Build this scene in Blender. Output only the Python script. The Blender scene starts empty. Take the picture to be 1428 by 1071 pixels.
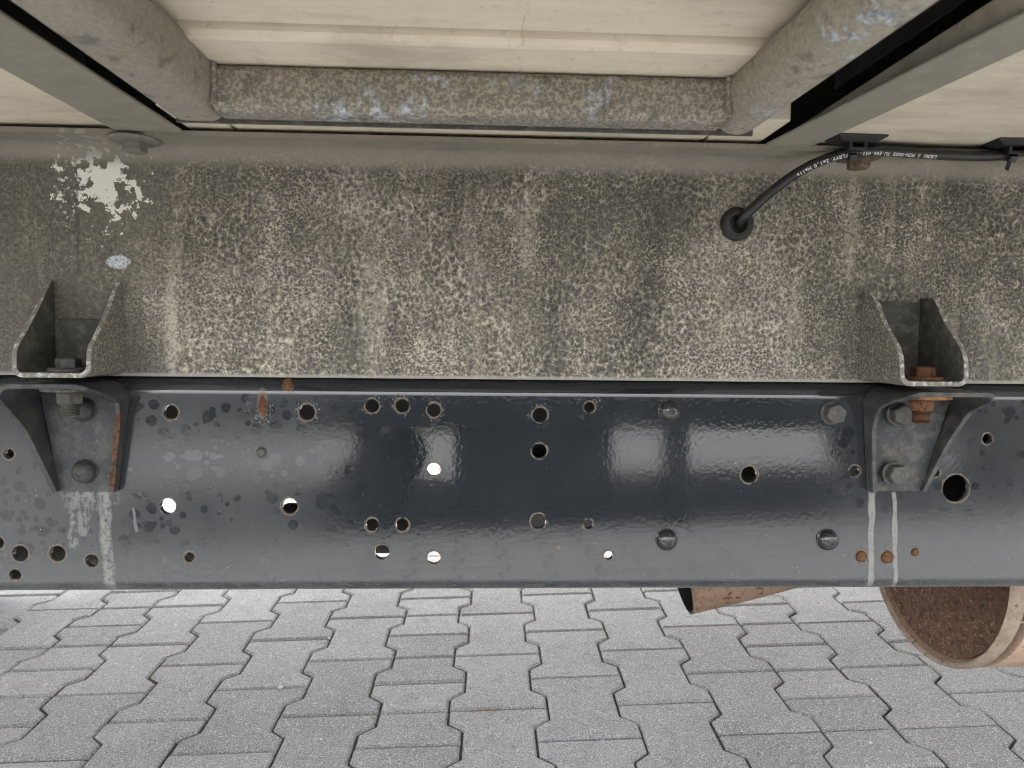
import bpy, bmesh, math, random
from mathutils import Vector, Matrix
from mathutils.geometry import delaunay_2d_cdt

random.seed(7)
R = math.radians
PI = math.pi
scn = bpy.context.scene
C = scn.collection

# ------------------------------------------------------------------ camera
EYE = 0.9                                  # lens height over the paving
YAW, PITCH, ROLL = R(2.5), R(4.0), R(0.67)
FPX = 1000.0                               # focal length, in pixels of a 1428 px wide picture
fwd = Vector((math.sin(YAW) * math.cos(PITCH), math.cos(YAW) * math.cos(PITCH), -math.sin(PITCH)))
r0 = Vector((math.cos(YAW), -math.sin(YAW), 0))
u0 = r0.cross(fwd)
rgt = r0 * math.cos(ROLL) + u0 * math.sin(ROLL)
upv = u0 * math.cos(ROLL) - r0 * math.sin(ROLL)
cam_d = bpy.data.cameras.new('camera')
cam = bpy.data.objects.new('camera', cam_d)
C.objects.link(cam)
cam_d.sensor_width = 36
cam_d.lens = 36 * FPX / 1428
cam_d.clip_start = 0.02
cam_d.clip_end = 600
cam_d.dof.use_dof = True
cam_d.dof.focus_distance = 1.05
cam_d.dof.aperture_fstop = 9.0
m = Matrix((rgt, upv, -fwd)).transposed().to_4x4()
m.translation = (0, 0, EYE)
cam.matrix_world = m
scn.camera = cam

# ------------------------------------------------------------------ light
SUN_EL, SUN_AZ = R(62), R(262)              # azimuth clockwise from +Y: along the truck from the left, veiled by cloud
w = bpy.data.worlds.new('World')
scn.world = w
w.use_nodes = True
nt = w.node_tree
bg = nt.nodes['Background']
sky = nt.nodes.new('ShaderNodeTexSky')
sky.sky_type = 'NISHITA'
sky.sun_disc = False
sky.sun_elevation = SUN_EL
sky.sun_rotation = SUN_AZ
sky.air_density = 1.0
sky.dust_density = 4.0
sky.ozone_density = 1.0
hsv = nt.nodes.new('ShaderNodeHueSaturation')
hsv.inputs['Saturation'].default_value = 0.12
nt.links.new(sky.outputs[0], hsv.inputs['Color'])
nt.links.new(hsv.outputs[0], bg.inputs[0])
bg.inputs[1].default_value = 0.15
sd = bpy.data.lights.new('sun', 'SUN')
sd.energy = 1.0
sd.angle = R(25)
sd.color = (1.0, 0.96, 0.9)
sun = bpy.data.objects.new('sun', sd)
C.objects.link(sun)
sdir = Vector((math.sin(SUN_AZ) * math.cos(SUN_EL), math.cos(SUN_AZ) * math.cos(SUN_EL), math.sin(SUN_EL)))
sun.rotation_euler = sdir.to_track_quat('Z', 'Y').to_euler()
scn.view_settings.view_transform = 'Standard'
scn.view_settings.look = 'None'
scn.view_settings.gamma = 1
scn.view_settings.exposure = 2.7
scn.cycles.use_denoising = True
scn.cycles.max_bounces = 5
scn.cycles.diffuse_bounces = 4
scn.cycles.glossy_bounces = 3
scn.cycles.use_adaptive_sampling = True
scn.cycles.adaptive_threshold = 0.02
scn.cycles.pixel_filter_type = 'BLACKMAN_HARRIS'
scn.cycles.filter_width = 1.05
scn.cycles.caustics_reflective = False
scn.cycles.caustics_refractive = False


# ------------------------------------------------------------------ measuring on the truck
def onY(x, y, Y):
    """point of the vertical plane at depth Y (heights measured from the lens)"""
    d = fwd + rgt * ((x - 714) / FPX) - upv * ((y - 535.5) / FPX)
    return d * (Y / d.y)


def onZ(x, y, Z):
    d = fwd + rgt * ((x - 714) / FPX) - upv * ((y - 535.5) / FPX)
    return d * (Z / d.z)


def ground_z(x, y):
    return -EYE + 0.0335 * x + 0.043 * (y - 1.8)


# ------------------------------------------------------------------ materials
class NB:
    """small helper around a material's node tree"""

    def __init__(s, name):
        s.m = bpy.data.materials.new(name)
        s.m.use_nodes = True
        s.t = s.m.node_tree
        s.b = s.t.nodes['Principled BSDF']
        tc = s.t.nodes.new('ShaderNodeTexCoord')
        mp = s.t.nodes.new('ShaderNodeMapping')
        mp.inputs['Location'].default_value = (0, 0, -EYE)
        s.t.links.new(tc.outputs['Object'], mp.inputs['Vector'])
        s.P = mp.outputs[0]
        s._sep = None

    def put(s, sock, v):
        if hasattr(v, 'node'):
            s.t.links.new(v, sock)
        elif v is not None:
            if sock.type == 'RGBA' and len(v) == 3:
                v = (*v, 1)
            sock.default_value = v

    def xyz(s):
        if s._sep is None:
            n = s.t.nodes.new('ShaderNodeSeparateXYZ')
            s.t.links.new(s.P, n.inputs[0])
            s._sep = n.outputs
        return s._sep

    def math(s, op, a, b=None, c=None, clamp=False):
        n = s.t.nodes.new('ShaderNodeMath')
        n.operation = op
        n.use_clamp = clamp
        for i, v in enumerate((a, b, c)):
            if v is not None:
                s.put(n.inputs[i], v)
        return n.outputs[0]

    def add(s, a, b): return s.math('ADD', a, b)
    def sub(s, a, b): return s.math('SUBTRACT', a, b)
    def mul(s, a, b): return s.math('MULTIPLY', a, b)
    def mx(s, a, b): return s.math('MAXIMUM', a, b)
    def mn(s, a, b): return s.math('MINIMUM', a, b)

    def step(s, v, lo, hi, a=0.0, b=1.0):
        n = s.t.nodes.new('ShaderNodeMapRange')
        n.interpolation_type = 'SMOOTHSTEP'
        if lo > hi:
            lo, hi, a, b = hi, lo, b, a
        s.put(n.inputs[0], v)
        n.inputs[1].default_value = lo
        n.inputs[2].default_value = hi
        n.inputs[3].default_value = a
        n.inputs[4].default_value = b
        return n.outputs[0]

    def scaled(s, sc, vec=None):
        n = s.t.nodes.new('ShaderNodeMapping')
        n.inputs['Scale'].default_value = sc
        s.put(n.inputs['Vector'], vec or s.P)
        return n.outputs[0]

    def noise(s, scale, detail=3, rough=.55, dist=0.0, vec=None, col=False):
        n = s.t.nodes.new('ShaderNodeTexNoise')
        s.put(n.inputs['Vector'], vec or s.P)
        n.inputs['Scale'].default_value = scale
        n.inputs['Detail'].default_value = detail
        n.inputs['Roughness'].default_value = rough
        n.inputs['Distortion'].default_value = dist
        return n.outputs['Color' if col else 'Fac']

    def vor(s, scale, feature='F1', vec=None, rnd=1.0, out='Distance'):
        n = s.t.nodes.new('ShaderNodeTexVoronoi')
        n.feature = feature
        s.put(n.inputs['Vector'], vec or s.P)
        n.inputs['Scale'].default_value = scale
        n.inputs['Randomness'].default_value = rnd
        return n.outputs[out]

    def warp(s, amount, scale, vec=None):
        c = s.noise(scale, 3, col=True, vec=vec)
        a = s.t.nodes.new('ShaderNodeVectorMath'); a.operation = 'SUBTRACT'
        s.put(a.inputs[0], c); a.inputs[1].default_value = (.5, .5, .5)
        b = s.t.nodes.new('ShaderNodeVectorMath'); b.operation = 'SCALE'
        s.put(b.inputs[0], a.outputs[0]); b.inputs[3].default_value = amount
        d = s.t.nodes.new('ShaderNodeVectorMath'); d.operation = 'ADD'
        s.put(d.inputs[0], vec or s.P); s.put(d.inputs[1], b.outputs[0])
        return d.outputs[0]

    def dist(s, c, vec=None, sc=None):
        n = s.t.nodes.new('ShaderNodeVectorMath'); n.operation = 'SUBTRACT'
        s.put(n.inputs[0], vec or s.P); n.inputs[1].default_value = c
        o = n.outputs[0]
        if sc:
            k = s.t.nodes.new('ShaderNodeVectorMath'); k.operation = 'MULTIPLY'
            s.put(k.inputs[0], o); k.inputs[1].default_value = sc
            o = k.outputs[0]
        l = s.t.nodes.new('ShaderNodeVectorMath'); l.operation = 'LENGTH'
        s.put(l.inputs[0], o)
        return l.outputs['Value']

    def mix(s, f, a, b):
        n = s.t.nodes.new('ShaderNodeMix')
        n.data_type = 'RGBA'
        s.put(n.inputs[0], f); s.put(n.inputs[6], a); s.put(n.inputs[7], b)
        return n.outputs[2]

    def fmix(s, f, a, b):
        n = s.t.nodes.new('ShaderNodeMix')
        s.put(n.inputs[0], f); s.put(n.inputs[2], a); s.put(n.inputs[3], b)
        return n.outputs[0]

    def ramp(s, f, stops):
        n = s.t.nodes.new('ShaderNodeValToRGB')
        e = n.color_ramp.elements
        while len(e) < len(stops):
            e.new(.5)
        for i, (p, c) in enumerate(stops):
            e[i].position = p
            e[i].color = (*c, 1)
        s.put(n.inputs[0], f)
        return n.outputs[0]

    def bump(s, h, strength, dist, prev=None):
        n = s.t.nodes.new('ShaderNodeBump')
        n.inputs['Strength'].default_value = strength
        n.inputs['Distance'].default_value = dist
        s.put(n.inputs['Height'], h)
        if prev:
            s.put(n.inputs['Normal'], prev)
        return n.outputs[0]

    def rand(s):
        n = s.t.nodes.new('ShaderNodeObjectInfo')
        return n.outputs['Random']

    def done(s, col=None, rough=None, metal=None, normal=None, spec=None, coat=None, coat_rough=None):
        s.put(s.b.inputs['Base Color'], col)
        s.put(s.b.inputs['Roughness'], rough)
        s.put(s.b.inputs['Metallic'], metal)
        if normal: s.put(s.b.inputs['Normal'], normal)
        s.put(s.b.inputs['Specular IOR Level'], spec)
        s.put(s.b.inputs['Coat Weight'], coat)
        s.put(s.b.inputs['Coat Roughness'], coat_rough)
        return s.m


RAILY = 0.923
WEBY = 0.92
# drilled holes of the near chassis rail: pixel centre and radius
HOLES = [(238, 575, 10), (12, 633, 7), (234, 706, 11), (404, 706, 11), (28, 772, 11), (80, 772, 11), (128, 782, 9),
         (21, 802, 8), (-4, 757, 9), (264, 777, 7), (428, 575, 11), (519, 566, 9.5), (561, 566, 9.5), (605, 572, 9.5),
         (605, 655, 9.5), (519, 732, 9), (561, 732, 9), (533, 770, 10.5), (605, 778, 9.5), (753, 579, 10.5),
         (752, 629, 10.5), (751, 727, 11), (822, 568, 7.5), (820, 731, 7), (848.5, 774.5, 6.5), (1045, 662, 12),
         (1377, 612, 7.5), (1333, 681, 20), (1305, 659, 6), (1192, 657, 8),
         (1201, 776, 8.5), (1237, 777, 9), (1276, 770, 6)]
SPLAT = {10: 20, 11: 17, 12: 19, 13: 19, 19: 20, 22: 21, 20: 14}
HW = [(onY(x, y, RAILY), r * RAILY / FPX) for x, y, r in HOLES]


def mat_rail():
    n = NB('blue_grey_chassis_paint')
    x, y, z = n.xyz()
    wp = n.warp(.004, 120)
    d = None
    for c, r in HW:
        k = n.sub(n.dist((c.x, RAILY, c.z), wp), r)
        d = k if d is None else n.mn(d, k)
    d = n.add(d, n.mul(n.mx(n.sub(n.math('ABSOLUTE', n.sub(y, RAILY)), .003), 0), 2))
    ring = n.mul(n.step(n.add(d, n.mul(n.noise(160, 2), -.0035)), .0010, -.0008), n.step(n.noise(70, 3), .36, .5))
    spl = None
    wp2 = n.warp(.006, 90)
    for i, pr in SPLAT.items():
        c = HW[i][0]
        k = n.step(n.dist((c.x, RAILY, c.z), wp2), pr * RAILY / FPX, pr * .75 * RAILY / FPX)
        spl = k if spl is None else n.mx(spl, k)
    pc = onY(363, 571, RAILY)
    spl = n.mx(spl, n.step(n.dist((pc.x, RAILY, pc.z), wp2), .022, .015))
    spk = n.mul(spl, n.mul(n.step(n.noise(330, 3, .7), .54, .66), n.step(n.noise(70, 2), .42, .58)))
    # greasy film with clean round water marks in it
    big = n.noise(5, 4, vec=n.scaled((1, 1, 1.4)))
    left = n.step(n.add(x, n.mul(big, .2)), .02, -.22)
    farleft = n.step(n.add(x, n.mul(big, .1)), -.36, -.46)
    right = n.step(n.add(x, n.mul(big, .12)), .42, .62)
    wv = n.warp(.005, 60)
    v1 = n.vor(44, 'F1', wv)
    v2 = n.vor(85, 'F1', wv)
    spot = n.mx(n.step(v1, .34, .31), n.mul(n.step(v2, .34, .30), n.step(n.noise(22, 2), .45, .55)))
    spot = n.mul(spot, n.step(n.noise(16, 2), .34, .5))
    film = n.math('ADD', n.mul(left, .45), n.mul(farleft, .35), clamp=True)
    film = n.math('ADD', film, n.mul(right, .38), clamp=True)
    film = n.mul(film, n.step(n.noise(9, 5, .6), .2, .6, .45, 1.0))
    film = n.mul(film, n.sub(1, n.mul(spot, n.fmix(farleft, .8, .4))))
    film = n.mx(film, n.mul(n.step(n.noise(7, 5), .5, .75), .16))
    col = n.mix(film, (.0175, .0205, .0245), (.041, .047, .053))
    rough = n.fmix(film, .05, .30)
    # dust and pinpricks
    pin = n.mul(n.step(n.vor(120), .07, .045), n.step(n.noise(35, 2), .52, .6))
    col = n.mix(n.mul(pin, .8), col, (.4, .4, .39))
    # runs of sediment under the brackets
    rn = n.noise(190, 4, .7)
    rl = n.noise(170, 4, .7, 0, n.scaled((1, 1, .12)))
    rv = n.step(n.add(n.mul(rn, .45), n.mul(rl, .55)), .46, .56)
    xw = n.add(x, n.mul(n.sub(n.noise(24, 3), .5), .011))

    def run(px0, py0, px1, py1, wpx, soft=1.6):
        a, b = onY(px0, py0, RAILY), onY(px1, py1, RAILY)
        t = n.math('DIVIDE', n.sub(z, a.z), b.z - a.z)
        cx = n.add(a.x, n.mul(t, b.x - a.x))
        off = n.math('ABSOLUTE', n.sub(xw, cx))
        wd = wpx / 2 * RAILY / FPX
        k = n.step(off, wd * soft, wd * .7)
        k = n.mul(k, n.step(t, -.01, .02))
        return n.mul(k, n.step(t, 1.02, .97))
    st = n.mx(n.mul(run(1216, 686, 1214, 824, 9, 1.15), .95), n.mul(run(1247, 686, 1250, 824, 7, 1.15), .95))
    st = n.mx(st, n.mul(run(144, 684, 153, 826, 11, 1.9), n.step(n.add(n.mul(rn, .6), n.mul(rl, .4)), .38, .56, .12, 1)))
    st = n.mx(st, n.mul(run(103, 684, 103, 764, 6, 3), n.mul(rv, .7)))
    st = n.mx(st, n.mul(run(116, 684, 117, 748, 10, 3), n.mul(rv, .6)))
    st = n.mx(st, n.mul(n.mul(run(127, 684, 127, 725, 48, 1.9), n.step(z, onY(127, 722, RAILY).z, onY(127, 686, RAILY).z)), n.mul(rv, .75)))
    st = n.mx(st, n.mul(run(186, 708, 190, 742, 3, 2), .5))
    st = n.mul(st, n.step(rn, .2, .6, .5, .9))
    col = n.mix(n.mul(st, .9), col, (.30, .298, .28))
    rough = n.fmix(st, rough, .85)
    # bare, rusty collars round the holes and paint spatter
    col = n.mix(n.mul(spk, .6), col, (.27, .27, .26))
    rr = n.mix(n.noise(60, 2), (.19, .16, .125), (.10, .068, .046))
    col = n.mix(n.mul(ring, .95), col, rr)
    rough = n.fmix(n.mx(ring, spk), rough, .7)
    # rusty scars at the upper edge
    for px, py, sx, sz in ((366, 563, 7, 22), (401, 537, 8, 12)):
        c = onY(px, py, RAILY)
        k = n.dist((c.x, RAILY, c.z), n.warp(.004, 150), (FPX / RAILY / sx, .1, FPX / RAILY / sz))
        k = n.mul(n.step(k, 1.1, .8), n.step(n.noise(180, 3), .35, .5))
        col = n.mix(k, col, n.mix(n.noise(240, 2), (.20, .13, .075), (.06, .028, .017)))
        rough = n.fmix(k, rough, .85)
    # grime along the lower edge
    gr = n.mul(n.step(z, -.318, -.336), n.step(n.noise(60, 4, vec=n.scaled((.5, 1, 1))), .35, .6))
    col = n.mix(n.mul(gr, .45), col, (.09, .09, .085))
    rough = n.fmix(n.mul(gr, .6), rough, .6)
    nm = n.bump(n.noise(170, 1, .5), .11, .0008)
    nm = n.bump(n.mx(spk, n.mul(ring, .7)), .5, .0006, nm)
    return n.done(col, rough, 0, nm, n.fmix(n.mx(st, n.mx(ring, spk)), .62, .2), n.fmix(n.mx(st, n.mx(ring, spk)), .85, 0), n.fmix(film, .03, .3))


def speckle(n, vec, gain=None):
    """dried mud spatter on zinc: fine pale crusts round dark pocks"""
    v = n.warp(.005, 190, vec)
    a = n.vor(290, 'F1', v)
    b = n.noise(540, 2, .7, .3, v)
    return n.add(n.mul(a, .62), n.mul(b, .95))


def mat_subframe():
    n = NB('mud_spattered_zinc')
    x, y, z = n.xyz()
    f = n.fmix(n.step(n.noise(11, 4, .6), .40, .60), speckle(n, n.P), speckle(n, n.scaled((.62, .62, .55))))
    streak = n.noise(16, 4, .6, 0, n.scaled((1, 1, .22)))
    big = n.noise(3.4, 3)
    thr = n.add(n.mul(n.sub(streak, .5), .45), n.mul(n.sub(n.noise(7, 5, .65), .5), .6))
    low = n.step(z, .19, -.05)
    thr = n.add(thr, n.mul(low, .02))
    left = n.step(n.add(x, n.mul(big, .14)), -.26, -.40)
    fine = n.noise(760, 3, .75)
    f = n.add(n.add(f, thr), n.mul(n.sub(fine, .5), .85))
    f = n.fmix(left, f, n.add(n.mul(f, .45), .36))
    m1 = n.step(f, .72, 1.06)
    base = n.noise(9, 5, .6)
    col = n.ramp(n.math('MULTIPLY_ADD', f, .8, -.145), [(.22, (.036, .033, .028)), (.38, (.092, .084, .070)), (.49, (.160, .146, .122)), (.60, (.31, .281, .232)), (.76, (.60, .55, .46))])
    col = n.mix(n.mul(n.step(base, .45, .75), .4), col, (.12, .114, .098))
    drip = n.mul(n.step(n.noise(46, 4, .65, 0, n.scaled((1, 1, .07))), .54, .66), n.step(n.noise(5, 3), .42, .6))
    col = n.mix(n.mul(drip, n.mul(n.step(fine, .42, .58), .42)), col, (.50, .45, .37))
    drip2 = n.mul(n.step(n.noise(30, 4, .65, 0, n.scaled((1, 1, .05))), .56, .68), n.step(z, .0, .2))
    col = n.mix(n.mul(drip2, .12), col, (.075, .07, .06))
    for px, py, rx, rz, k in ((1170, 450, 60, 90, .5), (900, 300, 170, 60, .4), (60, 440, 90, 60, .35), (600, 250, 300, 26, .3), (1380, 500, 50, 60, .4)):
        cc = onY(px, py, WEBY)
        dd = n.dist((cc.x, WEBY, cc.z), n.warp(.06, 14), (FPX / WEBY / rx, .2, FPX / WEBY / rz))
        col = n.mix(n.mul(n.mul(n.step(dd, 1.3, .2), n.step(fine, .3, .6, 1, .6)), k), col, (.07, .067, .058))
    pock = n.mul(n.step(n.vor(200, 'F1', n.warp(.004, 200)), .30, .16), n.step(n.noise(30, 3), .42, .58))
    col = n.mix(n.mul(pock, .5), col, (.06, .055, .046))
    # pale fine grains
    gr = n.step(fine, .62, .74)
    col = n.mix(n.mul(gr, .35), col, (.42, .39, .32))
    # flaked white primer round the left floor bolt
    wn = n.warp(.012, 70)

    def blob(px, py, rx, rz, vec=wn):
        c = onY(px, py, WEBY)
        return n.dist((c.x, WEBY, c.z), vec, (FPX / WEBY / rx, .2, FPX / WEBY / rz))
    fl = n.step(n.sub(n.noise(72, 4, .62), n.mul(blob(145, 252, 40, 40), .12)), .415, .435)
    fl2 = n.mul(n.step(blob(95, 250, 18, 60), 1.1, .6), n.step(n.noise(150, 4, .7), .55, .62))
    fl3 = n.mul(n.step(blob(135, 320, 75, 70), 1.2, .5), n.step(n.noise(170, 4, .7), .63, .67))
    mt = n.step(blob(165, 365, 17, 9), 1.1, .9)
    smooth = n.mul(n.step(blob(160, 250, 95, 80), 1.3, .5), .7)
    col = n.mix(n.mul(smooth, .6), col, n.mix(n.noise(20, 3), (.10, .10, .085), (.19, .18, .15)))
    col = n.mix(n.mx(n.mx(fl, n.mul(fl2, .8)), n.mul(fl3, .7)), col, (.72, .73, .67))
    col = n.mix(n.mul(mt, n.step(n.noise(420, 2), .4, .55, .35, 1)), col, (.55, .60, .66))
    # pale vertical wash marks
    for px, py, wpx, hpx, k in ((238, 460, 10, 75, .6), (1188, 300, 12, 90, .35), (520, 440, 22, 90, .25), (735, 320, 14, 70, .25)):
        q = n.mul(n.step(blob(px, py, wpx, hpx), 1.2, .6), n.step(n.noise(210, 4, .7), .38, .55))
        col = n.mix(n.mul(q, k), col, (.55, .51, .43))
    # seam of an old label
    c0 = onY(108, 300, WEBY)
    seam = n.mul(n.step(n.math('ABSOLUTE', n.sub(n.add(x, n.mul(n.noise(60, 3), .008)), c0.x + .004)), .003, .001), n.step(n.math('ABSOLUTE', n.sub(z, c0.z)), .09, .06))
    col = n.mix(n.mul(seam, .55), col, (.06, .055, .045))
    # rust under the right floor bolt
    rs = n.mul(n.step(blob(1192, 238, 26, 16), 1.2, .3), n.step(n.noise(120, 3), .4, .6))
    col = n.mix(n.mul(rs, .6), col, (.16, .085, .045))
    # underside of the top flange stays smoother and dustier
    fl_ = n.step(z, .196, .215)
    fcol = n.mix(n.noise(30, 5, .65, 0, n.scaled((.5, 1, 1))), (.15, .135, .108), (.30, .272, .22))
    fcol = n.mix(n.mul(gr, .3), fcol, (.34, .31, .25))
    col = n.mix(n.mul(fl_, .85), col, fcol)
    # scraped bright lower edge
    ed = n.step(z, -.0525, -.0565)
    col = n.mix(n.mul(ed, .7), col, (.36, .35, .31))
    nm = n.bump(f, .3, .0011)
    return n.done(col, n.fmix(m1, .6, .92), .0, nm, .3)


def mat_galv(name, base=((.17, .155, .13), (.30, .275, .23)), flake=.5, flake_col=(.50, .535, .57), speck=.4):
    n = NB(name)
    c = n.mix(n.noise(90, 6, .75), *base)
    c = n.mix(n.mul(n.step(n.noise(5, 3), .42, .7), .35), c, tuple(v * .55 for v in base[0]))
    f = speckle(n, n.P)
    c = n.mix(n.mul(n.step(f, .72, .95), speck), c, (.44, .40, .33))
    v = n.warp(.02, 35)
    pt = n.mul(n.step(n.noise(34, 5, .7, .6, v), .50, .57), n.step(n.noise(7, 3), .50, .58))
    c = n.mix(n.mul(pt, flake), c, n.mix(n.step(n.noise(150, 4, .7), .4, .62), flake_col, (.17, .185, .21)))
    c = n.mix(n.mul(n.step(n.noise(190, 4, .75), .5, .68), speck), c, (.085, .078, .066))
    dk = n.step(n.noise(48, 4), .58, .68)
    c = n.mix(n.mul(dk, .45), c, (.06, .055, .05))
    ru = n.mul(n.step(n.noise(20, 3), .66, .72), n.step(n.noise(90, 2), .5, .6))
    c = n.mix(n.mul(ru, .6), c, (.17, .08, .04))
    nm = n.bump(n.add(f, n.mul(pt, .8)), .35, .0015)
    return n.done(c, n.fmix(pt, .8, .5), 0, nm, .35)


def mat_wood():
    n = NB('pale_plywood')
    g = n.noise(7, 6, .6, .5, n.scaled((1.0, 14, 14)))
    g2 = n.noise(30, 4, .7, .2, n.scaled((.8, 9, 9)))
    c = n.mix(g, (.56, .50, .395), (.72, .655, .54))
    dirt = n.noise(9, 6, .7, .3, n.scaled((.45, 1.3, 1)))
    c = n.mix(n.mul(n.step(dirt, .42, .70), .65), c, (.34, .295, .225))
    c = n.mix(n.mul(n.step(n.noise(70, 5, .75), .56, .7), .35), c, (.30, .255, .19))
    c = n.mix(n.mul(n.step(g2, .58, .72), .4), c, (.50, .41, .29))
    st = n.noise(5, 5, .6)
    c = n.mix(n.mul(n.step(st, .55, .75), .35), c, (.45, .39, .30))
    dots = n.mul(n.step(n.vor(55), .09, .05), n.step(n.noise(20), .55, .6))
    c = n.mix(n.mul(dots, .6), c, (.22, .18, .13))
    # one hairline crack across the boards
    x, y, z = n.xyz()
    cr = n.step(n.math('ABSOLUTE', n.sub(n.add(x, n.mul(n.noise(18, 4), .02)), .043)), .0011, .0004)
    c = n.mix(n.mul(n.mul(cr, n.step(n.noise(40, 2), .42, .55)), .3), c, (.2, .16, .11))
    return n.done(c, .62, 0, n.bump(g2, .12, .0008), .35)


def mat_plain(name, a, b=None, rough=.6, scale=40, metal=0, spec=.4, bump=.15, dust=None):
    n = NB(name)
    c = n.mix(n.noise(scale, 5, .65), a, b or tuple(v * 1.4 for v in a))
    if dust:
        c = n.mix(n.mul(n.step(n.noise(scale * 2.2, 4, .7), .46, .66), dust[1]), c, dust[0])
    return n.done(c, n.step(n.noise(scale * .6, 3), .3, .7, rough * .8, min(1, rough * 1.2)), metal,
                  n.bump(n.noise(scale * 5, 3), bump, .001), spec)


def mat_rust(name, a, b, c3, scale=45, thr=.5, rough=.85):
    n = NB(name)
    k = n.noise(scale, 6, .7, .4)
    c = n.mix(n.step(k, .3, .6), a, b)
    k2 = n.step(n.noise(scale * 1.7, 5, .7, .8, n.warp(.01, 60)), thr, thr + .08)
    c = n.mix(k2, c, c3)
    fine = n.noise(scale * 9, 2)
    c = n.mix(n.mul(n.step(fine, .55, .7), .3), c, tuple(v * 1.6 for v in b))
    return n.done(c, rough, 0, n.bump(n.add(k, n.mul(k2, -.3)), .5, .002), .25)


def mat_bracket(name, dusty):
    n = NB(name)
    x, y, z = n.xyz()
    k = n.noise(22, 5, .65)
    c = n.mix(k, (.022, .026, .029), (.046, .051, .054))
    du = n.mul(n.step(n.noise(50, 5, .7), .42, .66), dusty)
    c = n.mix(du, c, (.15, .138, .115))
    sp = n.mul(n.step(n.noise(330, 2), .64, .72), .35)
    c = n.mix(sp, c, (.22, .21, .185))
    # rust where the front edges are bare
    e = n.mul(n.step(n.noise(40, 4), .5, .58), n.step(y, .895, .87))
    return n.done(c, n.fmix(du, .38, .8), 0, n.bump(n.add(k, sp), .25, .001), .45)


def mat_paver():
    n = NB('grey_concrete_paver')
    r = n.rand()
    geo = n.t.nodes.new('ShaderNodeNewGeometry')
    W = geo.outputs['Position']
    a = n.mix(r, (.265, .265, .263), (.355, .353, .35))
    big = n.noise(2.3, 4, .6, 0, W)
    a = n.mix(n.mul(n.step(big, .42, .68), .45), a, (.20, .20, .198))
    k = n.noise(14, 5, .7, 0, W)
    a = n.mix(n.mul(n.step(k, .48, .72), .5), a, (.185, .183, .18))
    oil = n.mul(n.step(n.noise(1.3, 3, .6, .6, W), .60, .72), .35)
    a = n.mix(oil, a, (.13, .128, .125))
    g = n.noise(300, 3, .75, 0, W)
    a = n.mix(n.mul(n.step(g, .53, .66), .95), a, (.68, .67, .655))
    a = n.mix(n.mul(n.step(g, .46, .34), .85), a, (.085, .085, .085))
    g2 = n.vor(150, 'F1', W)
    a = n.mix(n.mul(n.mul(n.step(g2, .2, .13), n.step(n.noise(45, 2, .5, 0, W), .48, .58)), .8), a, (.74, .73, .70))
    return n.done(a, .88, 0, n.bump(n.add(g, n.mul(k, 1.2)), .5, .0018), .3)


def mat_bed():
    n = NB('sandy_joint_filling')
    k = n.noise(60, 5, .7)
    c = n.mix(k, (.05, .047, .038), (.13, .12, .097))
    c = n.mix(n.mul(n.step(n.noise(14, 4), .52, .66), .5), c, (.07, .076, .035))
    c = n.mix(n.mul(n.step(n.noise(260, 2), .62, .68), .8), c, (.42, .40, .35))
    return n.done(c, .95, 0, n.bump(k, .8, .004), .2)


def mat_threads():
    n = NB('rusty_thread')
    x, y, z = n.xyz()
    w_ = n.math('SINE', n.mul(z, 2 * PI / .0022))
    c = n.mix(n.noise(120, 4), (.085, .038, .019), (.18, .09, .043))
    return n.done(c, .8, 0, n.bump(w_, .9, .0012), .3)


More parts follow.
